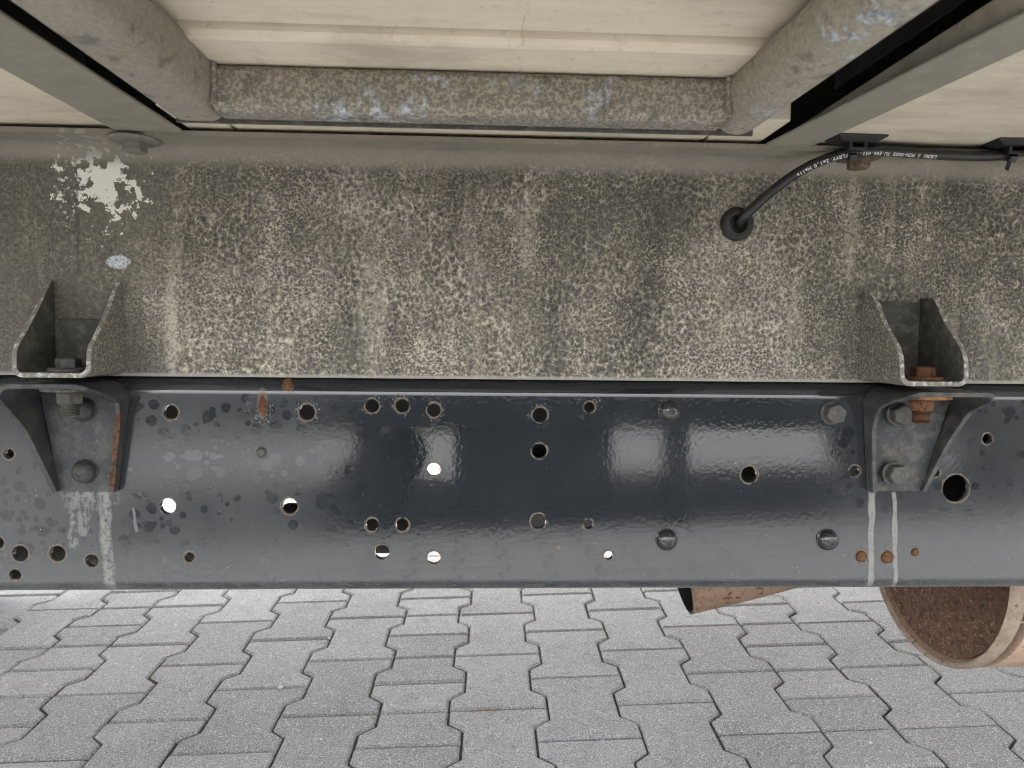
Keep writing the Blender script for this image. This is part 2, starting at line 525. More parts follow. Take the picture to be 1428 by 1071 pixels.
M = {
    'rail': mat_rail(), 'sub': mat_subframe(), 'wood': mat_wood(),
    'galv': mat_galv('weathered_galvanised_steel', ((.15, .137, .112), (.235, .214, .176)), .95, speck=.6),
    'galv_dull': mat_galv('dusty_painted_steel', ((.215, .195, .16), (.29, .265, .22)), .10, speck=.25),
    'galv_flaky': mat_galv('flaking_galvanised_steel', ((.22, .2, .165), (.37, .335, .275)), 1.0, (.50, .54, .585)),
    'strip': mat_plain('dusty_grey_strip', (.20, .184, .152), (.265, .245, .203), .9, 24, dust=((.31, .285, .235), .4)),
    'brk_up': mat_galv('muddy_zinc_bracket', ((.085, .08, .068), (.17, .158, .13)), .05, speck=.55),
    'brk_dark': mat_plain('dark_grime_and_shade', (.045, .043, .038), (.09, .085, .075), .75, 35, dust=((.2, .185, .155), .45)),  # grime on plates and nuts; also carries painted shade of recesses
    'brk_l': mat_bracket('dark_painted_bracket', .35), 'brk_r': mat_bracket('dusty_dark_bracket', .55),
    'edge_zinc': mat_plain('scraped_zinc_edge', (.10, .095, .08), (.26, .25, .22), .6, 60, bump=.4, dust=((.62, .62, .58), .85)),
    'edge_rust': mat_rust('rusty_edge', (.06, .028, .018), (.12, .068, .042), (.04, .036, .034), 70, .5),
    'rust_or': mat_rust('orange_rust', (.075, .034, .019), (.155, .078, .040), (.04, .019, .013), 90, .54),
    'rust_dk': mat_rust('dark_flaky_rust', (.052, .026, .018), (.125, .068, .045), (.27, .168, .115), 75, .55),
    'rust_pale': mat_rust('pale_heat_scaled_rust', (.185, .118, .08), (.275, .185, .13), (.085, .045, .03), 34, .55),
    'muf': mat_rust('tan_aluminised_shell', (.42, .29, .2), (.54, .395, .29), (.22, .11, .06), 30, .62, .6),
    'rim': mat_rust('pale_rolled_rim', (.27, .20, .15), (.38, .30, .235), (.15, .085, .055), 40, .58, .6),
    'thread': mat_threads(),
    'rust_dull': mat_rust('dull_brown_rust', (.085, .058, .04), (.15, .115, .085), (.07, .035, .022), 80, .56),
    'rust_wash': mat_rust('bright_rust', (.17, .078, .034), (.32, .17, .08), (.10, .045, .024), 110, .56),
    'steel_grey': mat_plain('dusty_grey_bolt', (.045, .046, .044), (.09, .088, .082), .5, 120, dust=((.19, .178, .152), .4)),
    'steel_pale': mat_plain('pale_dusty_bolt', (.12, .112, .094), (.21, .195, .165), .8, 120, dust=((.27, .25, .205), .4)),
    'dome': mat_plain('black_painted_bolt', (.012, .014, .015), (.026, .028, .029), .16, 110, spec=.8, dust=((.09, .088, .08), .16)),
    'dome_dusty': mat_plain('grimy_black_bolt', (.022, .024, .024), (.05, .05, .048), .5, 90, dust=((.13, .12, .1), .3)),
    'rubber': mat_plain('black_rubber', (.014, .014, .014), (.035, .034, .032), .65, 60, dust=((.12, .115, .1), .18)),
    'plastic': mat_plain('black_plastic', (.012, .012, .013), (.024, .024, .025), .38, 60, dust=((.10, .1, .09), .12)),
    'print': mat_plain('white_print', (.55, .56, .56), (.75, .75, .75), .6, 300),
    'black': mat_plain('black_chassis_parts', (.012, .012, .012), (.03, .03, .03), .6, 30),
    'dkgrey': mat_plain('dark_grey_tank_paint', (.05, .05, .05), (.08, .08, .08), .5, 30),
    'body': mat_plain('white_body_panel', (.62, .62, .6), (.7, .7, .68), .4, 6),
    'paver': mat_paver(), 'bed': mat_bed(),
    'tyre': mat_plain('tyre_rubber', (.022, .022, .022), (.04, .04, .038), .85, 30),
    'stone': mat_plain('pale_pebble', (.55, .53, .49), (.7, .68, .64), .8, 120),
    'twig': mat_plain('reddish_twig', (.24, .09, .05), (.38, .2, .1), .8, 120),
    'trailer': mat_plain('dark_reflection_trailer_paint', (.03, .034, .04), (.05, .055, .06), .5, 8),
    'drum': mat_plain('dark_blue_drum', (.02, .028, .05), (.03, .04, .065), .45, 8),
}


# ------------------------------------------------------------------ mesh helpers (heights from the lens; linked EYE higher)
def mk(name, verts, faces, mats, parent=None, smooth=None, fmat=None, bevel=0.0, loc=None, rot=None, local=False):
    """one mesh object; vertices in lens-height coordinates unless local"""
    me = bpy.data.meshes.new(name)
    me.from_pydata([tuple(v) if local else (v[0], v[1], v[2] + EYE) for v in verts], [], faces)
    bm = bmesh.new(); bm.from_mesh(me)
    bmesh.ops.recalc_face_normals(bm, faces=bm.faces)
    bm.to_mesh(me); bm.free()
    for k in (mats if isinstance(mats, (list, tuple)) else [mats]):
        me.materials.append(M[k])
    if fmat:
        for p, i in zip(me.polygons, fmat):
            p.material_index = i
    if smooth is not None:
        for p in me.polygons:
            p.use_smooth = True
        me.set_sharp_from_angle(angle=R(smooth))
    o = bpy.data.objects.new(name, me)
    link(o, parent, loc, rot)
    if bevel:
        b = o.modifiers.new('bevel', 'BEVEL')
        b.width = bevel; b.segments = 2; b.limit_method = 'ANGLE'; b.angle_limit = R(35)
    return o


def link(o, parent=None, loc=None, rot=None):
    C.objects.link(o)
    if parent is not None:
        o.parent = parent
        if parent.parent is None and parent.type == 'EMPTY':
            o.matrix_parent_inverse = Matrix.Translation(-parent.location)
    if loc is not None:
        o.location = (loc[0], loc[1], loc[2] + EYE)
    if rot is not None:
        o.rotation_euler = rot
    return o


def twin(o, parent, loc, rot=None):
    """another object with the same mesh"""
    c = o.copy()
    c.parent = None
    c.matrix_parent_inverse = Matrix()
    return link(c, parent, loc, rot if rot is not None else o.rotation_euler)


def thing(name, label, cat, loc, group=None):
    o = bpy.data.objects.new(name, None)
    C.objects.link(o)
    o.location = loc
    o['label'] = label; o['category'] = cat
    if group: o['group'] = group
    return o


def tag(o, label, cat=None, group=None, kind=None):
    if label: o['label'] = label
    if cat: o['category'] = cat
    if group: o['group'] = group
    if kind: o['kind'] = kind
    return o


def box(x0, x1, y0, y1, z0, z1):
    v = [(x, y, z) for x in (x0, x1) for y in (y0, y1) for z in (z0, z1)]
    f = [(0, 1, 3, 2), (4, 6, 7, 5), (0, 4, 5, 1), (2, 3, 7, 6), (0, 2, 6, 4), (1, 5, 7, 3)]
    return v, f


def merge(*parts):
    V, Fs = [], []
    for v, f in parts:
        k = len(V)
        V += list(v)
        Fs += [tuple(i + k for i in q) for q in f]
    return V, Fs


def extrude_x(poly, x0, x1):
    """closed polygon of (y, z), run along X"""
    n = len(poly)
    v = [(x0, y, z) for y, z in poly] + [(x1, y, z) for y, z in poly]
    f = [(i, (i + 1) % n, n + (i + 1) % n, n + i) for i in range(n)]
    f += [tuple(range(n)), tuple(range(2 * n - 1, n - 1, -1))]
    return v, f


def lathe(prof, n=24, cap=True):
    """profile of (radius, height) turned about Z"""
    v, f = [], []
    for r, h in prof:
        v += [(r * math.cos(2 * PI * i / n), r * math.sin(2 * PI * i / n), h) for i in range(n)]
    for k in range(len(prof) - 1):
        for i in range(n):
            j = (i + 1) % n
            f.append((k * n + i, k * n + j, (k + 1) * n + j, (k + 1) * n + i))
    if cap:
        f.append(tuple(range(n - 1, -1, -1)))
        f.append(tuple((len(prof) - 1) * n + i for i in range(n)))
    return v, f


def moved(vf, mat):
    return [tuple(mat @ Vector(v)) for v in vf[0]], vf[1]


def tube(pts, rad, n=12, cap=True, close_r=None):
    """swept round tube; rad a number or one per point"""
    pts = [Vector(p) for p in pts]
    rr = rad if isinstance(rad, (list, tuple)) else [rad] * len(pts)
    v, f = [], []
    t0 = (pts[1] - pts[0]).normalized()
    a = t0.orthogonal().normalized()
    for i, p in enumerate(pts):
        t = (pts[min(i + 1, len(pts) - 1)] - pts[max(i - 1, 0)]).normalized()
        a = (a - t * a.dot(t)).normalized()
        b = t.cross(a)
        v += [tuple(p + (a * math.cos(2 * PI * k / n) + b * math.sin(2 * PI * k / n)) * rr[i]) for k in range(n)]
    for i in range(len(pts) - 1):
        for k in range(n):
            j = (k + 1) % n
            f.append((i * n + k, i * n + j, (i + 1) * n + j, (i + 1) * n + k))
    if cap:
        f.append(tuple(range(n - 1, -1, -1)))
        f.append(tuple((len(pts) - 1) * n + k for k in range(n)))
    return v, f


def spline(pts, per=8):
    pts = [Vector(p) for p in pts]
    out = []
    for i in range(len(pts) - 1):
        p0, p1, p2, p3 = pts[max(i - 1, 0)], pts[i], pts[i + 1], pts[min(i + 2, len(pts) - 1)]
        for k in range(per):
            t = k / per
            out.append(.5 * ((2 * p1) + (p2 - p0) * t + (2 * p0 - 5 * p1 + 4 * p2 - p3) * t * t + (3 * p1 - p0 - 3 * p2 + p3) * t ** 3))
    out.append(pts[-1])
    return out


def hexhead(af, h, flange_r=0, flange_h=0, chamfer=.12):
    """hexagon head along +Z, optional washer face beneath"""
    r = af / math.sqrt(3)
    parts = []
    z0 = 0
    if flange_r:
        parts.append(lathe([(flange_r, 0), (flange_r, flange_h * .6), (flange_r * .93, flange_h)], 28))
        z0 = flange_h - .0004
    v, f = [], []
    rings = [(r, z0), (r, z0 + h * (1 - chamfer)), (r * .88, z0 + h)]
    for rad, z in rings:
        v += [(rad * math.cos(PI / 3 * i + .3), rad * math.sin(PI / 3 * i + .3), z) for i in range(6)]
    for k in range(2):
        for i in range(6):
            j = (i + 1) % 6
            f.append((k * 6 + i, k * 6 + j, k * 6 + 6 + j, k * 6 + 6 + i))
    f += [(5, 4, 3, 2, 1, 0), tuple(range(12, 18))]
    parts.append((v, f))
    return merge(*parts)


FRONT = (R(90), 0, 0)          # local +Z turned towards the camera side (-Y)

# ------------------------------------------------------------------ the ground
TH, PX, LEN, WID, NAR = -.0135, .2039, .2668, .2396, .1682
OX, OY = .0494, 1.6744
ct, sn = math.cos(TH), math.sin(TH)
gb = []
for (x, y) in ((-200, -200), (200, -200), (200, 200), (-200, 200)):
    gb.append((x, y, ground_z(x, y) - .0095))
ground = mk('ground', gb, [(0, 1, 2, 3)], 'bed')
tag(ground, None, kind='structure')


def paver_shape(half=0):
    """outline of a bone-shaped paver (half: 1 the far half, -1 the near half)"""
    wx, nx = WID / 2, NAR / 2
    a, b, c = LEN / 2, LEN * .305, LEN * .195
    right = [(wx, -a), (wx, -b), (nx, -c), (nx, c), (wx, b), (wx, a)]
    if half == 1:
        right = [(nx, 0), (nx, c), (wx, b), (wx, a)]
    if half == -1:
        right = [(wx, -a), (wx, -b), (nx, -c), (nx, 0)]
    return right + [(-x, y) for x, y in reversed(right)]


def inset(o, d):
    n = len(o)
    out = []
    for i in range(n):
        p, q, s_ = Vector(o[i - 1]), Vector(o[i]), Vector(o[(i + 1) % n])
        e1, e2 = (q - p).normalized(), (s_ - q).normalized()
        n1, n2 = Vector((-e1.y, e1.x)), Vector((-e2.y, e2.x))
        k = n1 + n2
        out.append(q + k / max(.35, k.dot(n1)) * d)
    return out


def paver_vf(half, dx=0, dy=0, rot=0, dz=0, world=False):
    o = paver_shape(half)
    n = len(o)
    ins = inset(o, .0085)
    o = [tuple(p) for p in inset(o, .0028)]
    rings = [[(x, y, -.05) for x, y in o], [(x, y, -.0058) for x, y in o], [(p.x, p.y, 0) for p in ins]]
    v = []
    for rg in rings:
        v += rg
    f = []
    for k in range(2):
        for i in range(n):
            j = (i + 1) % n
            f.append((k * n + i, k * n + j, (k + 1) * n + j, (k + 1) * n + i))
    f.append(tuple(2 * n + i for i in range(n)))
    if world:
        c, s = math.cos(rot), math.sin(rot)
        w_ = []
        for x, y, z in v:
            lx, ly = x * c - y * s + dx, x * s + y * c + dy
            X, Y = OX + lx * ct - ly * sn, OY + lx * sn + ly * ct
            w_.append((X, Y, ground_z(X, Y) + z + dz))
        v = w_
    return v, f


gn = Vector((-.0335, -.043, 1)).normalized()
tilt = Vector((0, 0, 1)).rotation_difference(gn)
pm = {}
far_v, far_f = [], []
count = 0
for col in range(-24, 26):
    ishalf = (col % 5) == 4
    odd = col % 2
    for row in range(-34, 26):
        jit = (random.gauss(0, .0006), random.gauss(0, .0009), random.gauss(0, .0022), random.gauss(0, .0010))
        lx = col * PX
        lyc = (row + .5 + (.5 if odd else 0)) * LEN
        if abs(lx) > 4.2 and (row > 14 or row < -12):
            continue
        wx_ = OX + lx * ct - lyc * sn
        wy_ = OY + lx * sn + lyc * ct
        near = -2.0 < wx_ < 2.25 and 1.2 < wy_ < 2.95
        for half in ((1, -1) if ishalf else (0,)):
            if near:
                if half not in pm:
                    vf = paver_vf(half)
                    me = bpy.data.meshes.new('paver')
                    me.from_pydata(vf[0], [], vf[1])
                    bm = bmesh.new(); bm.from_mesh(me); bmesh.ops.recalc_face_normals(bm, faces=bm.faces)
                    bm.to_mesh(me); bm.free()
                    me.materials.append(M['paver'])
                    pm[half] = me
                o = bpy.data.objects.new('paver', pm[half])
                C.objects.link(o)
                o.parent = ground
                o.location = (wx_ + jit[0], wy_ + jit[1], ground_z(wx_, wy_) + EYE + jit[3])
                q = tilt @ Matrix.Rotation(TH + jit[2], 3, 'Z').to_quaternion()
                q = Matrix.Rotation(random.gauss(0, .004), 3, 'X').to_quaternion() @ q
                o.rotation_mode = 'QUATERNION'
                o.rotation_quaternion = q
                count += 1
            else:
                v, f = paver_vf(half, lx + jit[0], lyc + jit[1], jit[2], jit[3], True)
                k = len(far_v)
                far_v += v
                far_f += [tuple(i + k for i in q) for q in f]
po = mk('paving', far_v, far_f, 'paver', ground)
po['kind'] = 'stuff'
print('pavers', count)

# ------------------------------------------------------------------ the truck
TY = 1.385
truck = thing('truck', 'underside of a parked truck: dark chassis rail, muddy subframe and plywood cargo floor', 'truck', (0, TY, ground_z(0, TY) + EYE))
X0, X1 = -3.4, 3.2


def arc(cx, cy, r, a0, a1, n):
    return [(cx + r * math.cos(R(a0 + (a1 - a0) * i / n)), cy + r * math.sin(R(a0 + (a1 - a0) * i / n))) for i in range(n + 1)]


# near chassis rail: a pressed channel, web towards us with real drilled holes
ZT, ZB, RR, TK = -.0605, -.3405, .020, .008


def chassis_rail():
    v, f = [], []
    za, zb = ZB + RR, ZT - RR
    seg = 20
    loops = [[(X0, za), (X1, za), (X1, zb), (X0, zb)]]
    circ = []
    for c, r in HW:
        circ.append([(c.x + r * math.cos(2 * PI * i / seg), c.z + r * math.sin(2 * PI * i / seg)) for i in range(seg)])
    pts, edges = [], []
    for lp in loops + circ:
        k = len(pts)
        pts += [Vector(p) for p in lp]
        edges += [(k + i, k + (i + 1) % len(lp)) for i in range(len(lp))]
    vo, eo, fo, ov, oe, of = delaunay_2d_cdt(pts, edges, [], 0, 1e-6)
    tri = []
    for t in fo:
        cx = sum(vo[i].x for i in t) / len(t); cz = sum(vo[i].y for i in t) / len(t)
        if any((cx - c.x) ** 2 + (cz - c.z) ** 2 < (r * .985) ** 2 for c, r in HW):
            continue
        tri.append(tuple(t))
    n = len(vo)
    v += [(p.x, RAILY, p.y) for p in vo] + [(p.x, RAILY + TK, p.y) for p in vo]
    f += tri + [tuple(i + n for i in reversed(t)) for t in tri]
    for lp in circ:                                    # walls of the holes
        k = len(v)
        v += [(x, RAILY, z) for x, z in lp] + [(x, RAILY + TK, z) for x, z in lp]
        f += [(k + i, k + (i + 1) % seg, k + seg + (i + 1) % seg, k + seg + i) for i in range(seg)]
    for top in (True, False):                          # rounded corners and flanges
        s = 1 if top else -1
        zc = zb if top else za
        outer = [(RAILY + RR - RR * math.cos(R(a)), zc + s * RR * math.sin(R(a))) for a in [90 * i / 14 for i in range(15)]] + [(RAILY + .085, zc + s * RR)]
        inner = [(RAILY + RR - (RR - TK) * math.cos(R(a)), zc + s * (RR - TK) * math.sin(R(a))) for a in [90 * i / 14 for i in range(15)]] + [(RAILY + .085, zc + s * (RR - TK))]
        poly = outer + list(reversed(inner))
        a, b = extrude_x(poly, X0, X1)
        k = len(v)
        v += a
        f += [tuple(i + k for i in q) for q in b]
    return v, f


def build_flat(name, vf, mat, parent, ang=30):
    """mesh whose winding is already sound enough; smooth only gentle angles"""
    me = bpy.data.meshes.new(name)
    me.from_pydata([(a, b, c + EYE) for a, b, c in vf[0]], [], vf[1])
    me.materials.append(M[mat])
    for p in me.polygons:
        p.use_smooth = len(p.vertices) == 4
    me.set_sharp_from_angle(angle=R(ang))
    o = bpy.data.objects.new(name, me)
    return link(o, parent)


rail = build_flat('chassis_rail', chassis_rail(), 'rail', truck)
rail['label'] = 'dark blue-grey chassis rail with drilled holes'

# subframe: zinc profile with a top flange turned towards us
FZ = .2247
pf = [(.865, FZ + .006), (.865, FZ), (.898, FZ)] + arc(.898, FZ - .022, .022, 90, 0, 12)[1:] + [(.92, -.0585), (1.0, -.0585), (1.0, -.0525), (.926, -.0525), (.926, FZ + .006)]
sub = mk('subframe', *extrude_x(pf, X0, X1), 'sub', truck, smooth=25)
sub['label'] = 'mud-spattered grey subframe beam on the rail'

# far rail and things between the rails, seen only through the holes
fr = [(1.93, -.062), (1.848, -.062), (1.848, -.070), (1.922, -.070), (1.922, -.326), (1.848, -.326), (1.848, -.334), (1.93, -.334)]
mk('far_rail', *extrude_x(fr, X0, X1), 'black', truck)
mk('far_subframe', *extrude_x([(1.86, -.058), (1.93, -.058), (1.93, .226), (1.86, .226)], X0, X1), 'galv_dull', truck)
for i, xx in enumerate((-1.35, .60, 1.9)):
    mk('frame_cross_member', *box(xx, xx + .16, 1.012, 1.845, -.30, -.09), 'black', truck, bevel=.004)


def tank(px0, px1, py0, py1, Y, mat):
    a, b = onY(px0, py0, Y), onY(px1, py1, Y)
    r = abs(a.z - b.z) / 2
    zc = (a.z + b.z) / 2
    prof = [(r * .35, 0), (r * .8, .012), (r, .035), (r, b.x - a.x - .035), (r * .8, b.x - a.x - .012), (r * .35, b.x - a.x)]
    mt = Matrix.Translation((a.x, Y, zc)) @ Matrix.Rotation(R(90), 4, 'Y')
    return mk('air_tank', *moved(lathe(prof, 28), mt), mat, truck, smooth=35)


tank(372, 586, 702, 770, 1.25, 'black')
tank(1000, 1100, 636, 690, 1.2, 'black')  # added to block the bright ground behind one rail hole
tank(722, 838, 690, 738, 1.2, 'dkgrey')
tank(-120, 300, 752, 812, 1.2, 'dkgrey')

# ---- things bolted to the rail
DOME = lathe([(.0148, 0), (.0148, .0022), (.0138, .0030), (.0136, .0050), (.0122, .0085), (.0092, .0118), (.0056, .0134),
              (.0040, .0138), (.0037, .0128), (.0016, .0126)], 28)
d0 = mk('dome_bolt', *DOME, 'dome', rail, smooth=28, loc=onY(933, 573, RAILY + .001), rot=FRONT, local=True)
for px, py in ((929, 752), (1153, 752)):
    twin(d0, rail, onY(px, py, RAILY + .001))
hexb = mk('hex_bolt', *hexhead(.024, .013, .0158, .003), 'steel_grey', rail, smooth=20, loc=onY(1160, 576, RAILY + .001), rot=FRONT, local=True, bevel=.0008)
for px, py, r in ((1201, 776, 8.5), (1237, 777, 9), (1276, 770, 6)):
    rw = r * RAILY / FPX - .0006
    mk('rust_plug', *lathe([(rw, -.003), (rw, .0015), (rw * .7, .003), (rw * .2, .0022)], 18), 'rust_or', rail, smooth=35,
       loc=onY(px, py, RAILY + .004), rot=FRONT, local=True)
mk('weld_stub', *lathe([(.0075, 0), (.006, .003), (.0035, .005), (.001, .0045)], 14), 'steel_grey', rail, smooth=60,
   loc=onY(365, 631, RAILY + .0005), rot=FRONT, local=True)
mk('weld_stub', *lathe([(.0045, 0), (.004, .002), (.002, .0032), (.0005, .002)], 14), 'steel_pale', rail, smooth=60,
   loc=onY(778, 763, RAILY + .0005), rot=FRONT, local=True)
for px, py, sx, sz in ((367, 567, .006, .013), (401, 537, .007, .009)):
    v, f = lathe([(1, 0), (.8, .003), (.45, .0048), (.1, .005)], 12)
    v = [(a * sx * (1 + random.uniform(-.2, .2)), b * sz * (1 + random.uniform(-.2, .2)), c) for a, b, c in v]
    mk('rusty_weld_remnant', v, f, 'rust_or', rail, loc=onY(px, py, RAILY + (.001 if py > 550 else .004)), rot=FRONT, local=True)


# ---- brackets
def interp(tab, z):
    tab = sorted(tab)
    if z <= tab[0][0]: return tab[0][1]
    for (a, pa), (b, pb) in zip(tab, tab[1:]):
        if z <= b:
            t = (z - a) / (b - a)
            return pa + (pb - pa) * t
    return tab[-1][1]


def fillet(pts, rad, n=6):
    """round the inner corners of an open polyline in the X-Z plane"""
    out = [Vector(pts[0])]
    for i in range(1, len(pts) - 1):
        p, q, s = Vector(pts[i - 1]), Vector(pts[i]), Vector(pts[i + 1])
        a, b = (p - q).normalized(), (s - q).normalized()
        ang = a.angle(b)
        d = rad / math.tan(ang / 2)
        A, B = q + a * d, q + b * d
        cen = q + (a + b).normalized() * (rad / math.sin(ang / 2))
        va, vb = A - cen, B - cen
        for k in range(n + 1):
            t = k / n
            w_ = va.lerp(vb, t)
            out.append(cen + w_.normalized() * rad)
    out.append(Vector(pts[-1]))
    return out


def densify(pts, step):
    out = [pts[0]]
    for a, b in zip(pts, pts[1:]):
        k = max(1, int((b - a).length / step))
        out += [a.lerp(b, i / k) for i in range(1, k + 1)]
    return out


def bent_plate(line, t, yb, depth):
    """sheet of thickness t bent along an X-Z line (thickness on its left), standing out of the plane yb by depth(i, p)"""
    n = len(line)
    V, Fs, mt = [], [], []
    for i, p in enumerate(line):
        tg = (line[min(i + 1, n - 1)] - line[max(i - 1, 0)]).normalized()
        nr = Vector((-tg.y, tg.x))
        q = p + nr * t
        d = depth(i, p)
        V += [(p.x, yb, p.y), (p.x, yb - d, p.y), (q.x, yb - d, q.y), (q.x, yb, q.y)]
    for i in range(n - 1):
        a, b = 4 * i, 4 * i + 4
        Fs += [(a, b, b + 1, a + 1), (a + 1, b + 1, b + 2, a + 2), (a + 2, b + 2, b + 3, a + 3), (a + 3, b + 3, b, a)]
        mt += [0, 1, 2, 0]
    Fs += [(0, 1, 2, 3), (4 * n - 4, 4 * n - 1, 4 * n - 2, 4 * n - 3)]
    mt += [0, 0]
    return V, Fs, mt


def plate_obj(name, line, t, yb, depth, mats, parent):
    V, Fs, mt = bent_plate(line, t, yb, depth)
    return mk(name, V, Fs, mats, parent, smooth=38, fmat=mt, bevel=.0009)


# upper left: open U standing out of the subframe
UB = -.0563
ul = densify(fillet([(-.5355, .058), (-.5355, UB), (-.4465, UB), (-.4465, .058)], .013, 7), .008)
tabU = [(.058, .006), (.045, .016), (.02, .036), (-.005, .058), (-.022, .076), (-.06, .080)]
b_ul = plate_obj('upper_bracket', ul, .006, WEBY - .0005, lambda i, p: interp(tabU, p.y), ['brk_up', 'edge_zinc', 'brk_dark'], truck)  # inner faces darker: grime with the recess shade put into the colour
b_ul['label'] = 'muddy zinc bracket on the subframe with grimy bolt'
mk('back_plate', *box(-.5285, -.4535, WEBY - .005, WEBY - .0006, UB + .007, .012), 'brk_dark', b_ul, bevel=.001)

# upper right
ur = densify(fillet([(.4945, .058), (.4945, UB), (.5785, UB), (.5785, .052)], .013, 7), .008)
tabR = [(.058, .020), (.045, .034), (.02, .052), (-.008, .082), (-.022, .092), (-.06, .096)]
b_ur = plate_obj('upper_bracket', ur, .006, WEBY - .0005, lambda i, p: interp(tabR, p.y), ['brk_up', 'edge_zinc', 'brk_dark'], truck)  # inside again darkened by colour, part grime, part shade
b_ur['label'] = 'muddy zinc bracket on the subframe with rusty bolt'
mk('back_plate', *box(.5015, .5715, WEBY - .005, WEBY - .0006, UB + .007, .047), 'brk_dark', b_ur, bevel=.001)

# lower left: dished plate on the rail, top and sides turned out
LT = -.0632


def lower_bracket(pxs, tab_l, tab_r, mats, backmat, lab):
    """pxs: (left top x, left bottom x, right top x, right bottom x), pixels on the rail"""
    xl0 = onY(pxs[0], 560, RAILY).x; xl1 = onY(pxs[1], 684, RAILY).x
    xr0 = onY(pxs[2], 560, RAILY).x; xr1 = onY(pxs[3], 684, RAILY).x
    zb = onY((pxs[1] + pxs[3]) / 2, 684, RAILY).z
    zs = -.09
    # line runs right bottom -> top -> left bottom, thickness to its left (inside)
    sl = (xl1 - xl0) / (zb - zs); sr = (xr1 - xr0) / (zb - zs)
    line = fillet([(xr1, zb), (xr0 + sr * (LT - zs), LT), (xl0 + sl * (LT - zs), LT), (xl1, zb)], .024, 8)
    line = densify(line, .010)
    mid = (xl0 + xr0) / 2

    def dep(i, p):
        return interp(tab_r if p.x > mid else tab_l, p.y)
    o = plate_obj('lower_bracket', line, .006, RAILY - .0006, dep, mats, truck)
    o['label'] = lab
    # back plate against the rail
    k = .004
    zt = LT - .008
    V = []
    for y in (RAILY - .006, RAILY - .0008):
        V += [(xl1 + k, y, zb), (xr1 - k, y, zb), (xr0 + sr * (zt - zs) - .012, y, zt), (xl0 + sl * (zt - zs) + .012, y, zt)]
    mk('back_plate', V, [(0, 1, 2, 3), (7, 6, 5, 4), (0, 4, 5, 1), (1, 5, 6, 2), (2, 6, 7, 3), (3, 7, 4, 0)], backmat, o, bevel=.001)
    return o


b_ll = lower_bracket((50, 82, 181, 166), [(-.063, .084), (-.078, .078), (-.094, .064), (-.125, .040), (-.21, .012)],
                     [(-.063, .084), (-.068, .078), (-.078, .050), (-.090, .026), (-.11, .018), (-.21, .012)], ['brk_l', 'brk_l', 'brk_l'], 'brk_l',
                     'dark lower bracket with rusty right edge and dome bolts')
# rusty bare strip on the right front edge
xr = lambda py: onY(181 + (166 - 181) * (py - 560) / 124, py, RAILY).x
V, Fs = [], []
for k, py in enumerate((575, 590, 605, 620, 640, 660, 680)):
    zz = onY(170, py, RAILY).z
    dd = interp([(-.063, .084), (-.068, .078), (-.078, .050), (-.090, .026), (-.11, .018), (-.21, .012)], zz) + .0016
    jx = random.uniform(-.0006, .0006)
    V += [(xr(py) - .0062 + jx, RAILY - dd, zz), (xr(py) + .0004, RAILY - dd, zz), (xr(py) + .0006, RAILY - dd + .004, zz), (xr(py) - .0066, RAILY - dd + .004, zz)]
for k in range(6):
    a, b = 4 * k, 4 * k + 4
    Fs += [(a, a + 1, b + 1, b), (a + 1, a + 2, b + 2, b + 1), (a + 2, a + 3, b + 3, b + 2), (a + 3, a, b, b + 3)]
Fs += [(0, 3, 2, 1), (24, 25, 26, 27)]
mk('rusty_edge', V, Fs, 'edge_rust', b_ll, bevel=.0006)

b_lr = lower_bracket((1203, 1208, 1330, 1284), [(-.063, .096), (-.069, .088), (-.080, .054), (-.094, .030), (-.12, .020), (-.21, .016)],
                     [(-.063, .096), (-.072, .084), (-.082, .060), (-.096, .038), (-.14, .022), (-.21, .011)], ['brk_r', 'brk_r', 'brk_r'], 'brk_r',
                     'dusty dark lower bracket with rusty nut and hex bolts')

# bolts in the brackets
for px, py in ((118, 571), (120, 657)):
    o = twin(d0, b_ll, onY(px, py, RAILY - .0045))
    o.data = d0.data.copy(); o.data.materials[0] = M['dome_dusty']
    o.scale = (1.05, 1.05, 1.2)
for px, py in ((1252, 577), (1246, 660)):
    o = twin(hexb, b_lr, onY(px, py, RAILY - .014))
    o.data = hexb.data if py < 600 else hexb.data
    o.scale = (1.02, 1.02, 1.1)
    o.rotation_euler = (R(90), R(random.uniform(-20, 20)), 0)
DOWN = (PI, 0, R(17))
UP = (0, 0, R(10))


def through_bolt(px, Y, bu, bl, hm, nm, tm, big, wm):
    x = onY(px, 525, Y).x
    mk('bolt_head', *hexhead(.024, .012, .0225, .0045), hm, bu, smooth=20, loc=(x, Y, UB + .0058), rot=UP, local=True, bevel=.0008)
    zt = LT - .006
    mk('washer', *lathe([(.0105, 0), (big, 0), (big, .0035), (big * .97, .0042), (.0105, .0042)], 30), wm, bl, smooth=30, loc=(x, Y, zt), rot=DOWN, local=True)
    mk('nut', *hexhead(.0265, .016), nm, bl, smooth=20, loc=(x, Y, zt - .004), rot=DOWN, local=True, bevel=.0008)
    prof = []
    for k in range(9):
        prof += [(.0104, zt - .019 - .0018 * k), (.0094, zt - .0199 - .0018 * k)]
    prof += [(.0075, prof[-1][1] - .0012)]
    mk('threaded_end', *moved(lathe(prof, 20), Matrix.Translation((x, Y, 0))), tm, bl, smooth=30)


through_bolt(96, .872, b_ul, b_ll, 'steel_grey', 'brk_dark', 'brk_dark', .030, 'brk_dark')
through_bolt(1287, .862, b_ur, b_lr, 'rust_or', 'rust_or', 'thread', .033, 'rust_wash')

# ---- floor bolts in the flange of the subframe
for px, lab, mt in ((188, None, 'steel_pale'), (1198, None, 'rust_dull')):
    p = onY(px, 212, .884)
    mk('flange_bolt', *hexhead(.024, .013, .029, .004), mt, sub, smooth=20, loc=(p.x, .884, FZ), rot=(PI, 0, R(35)), local=True, bevel=.0008)

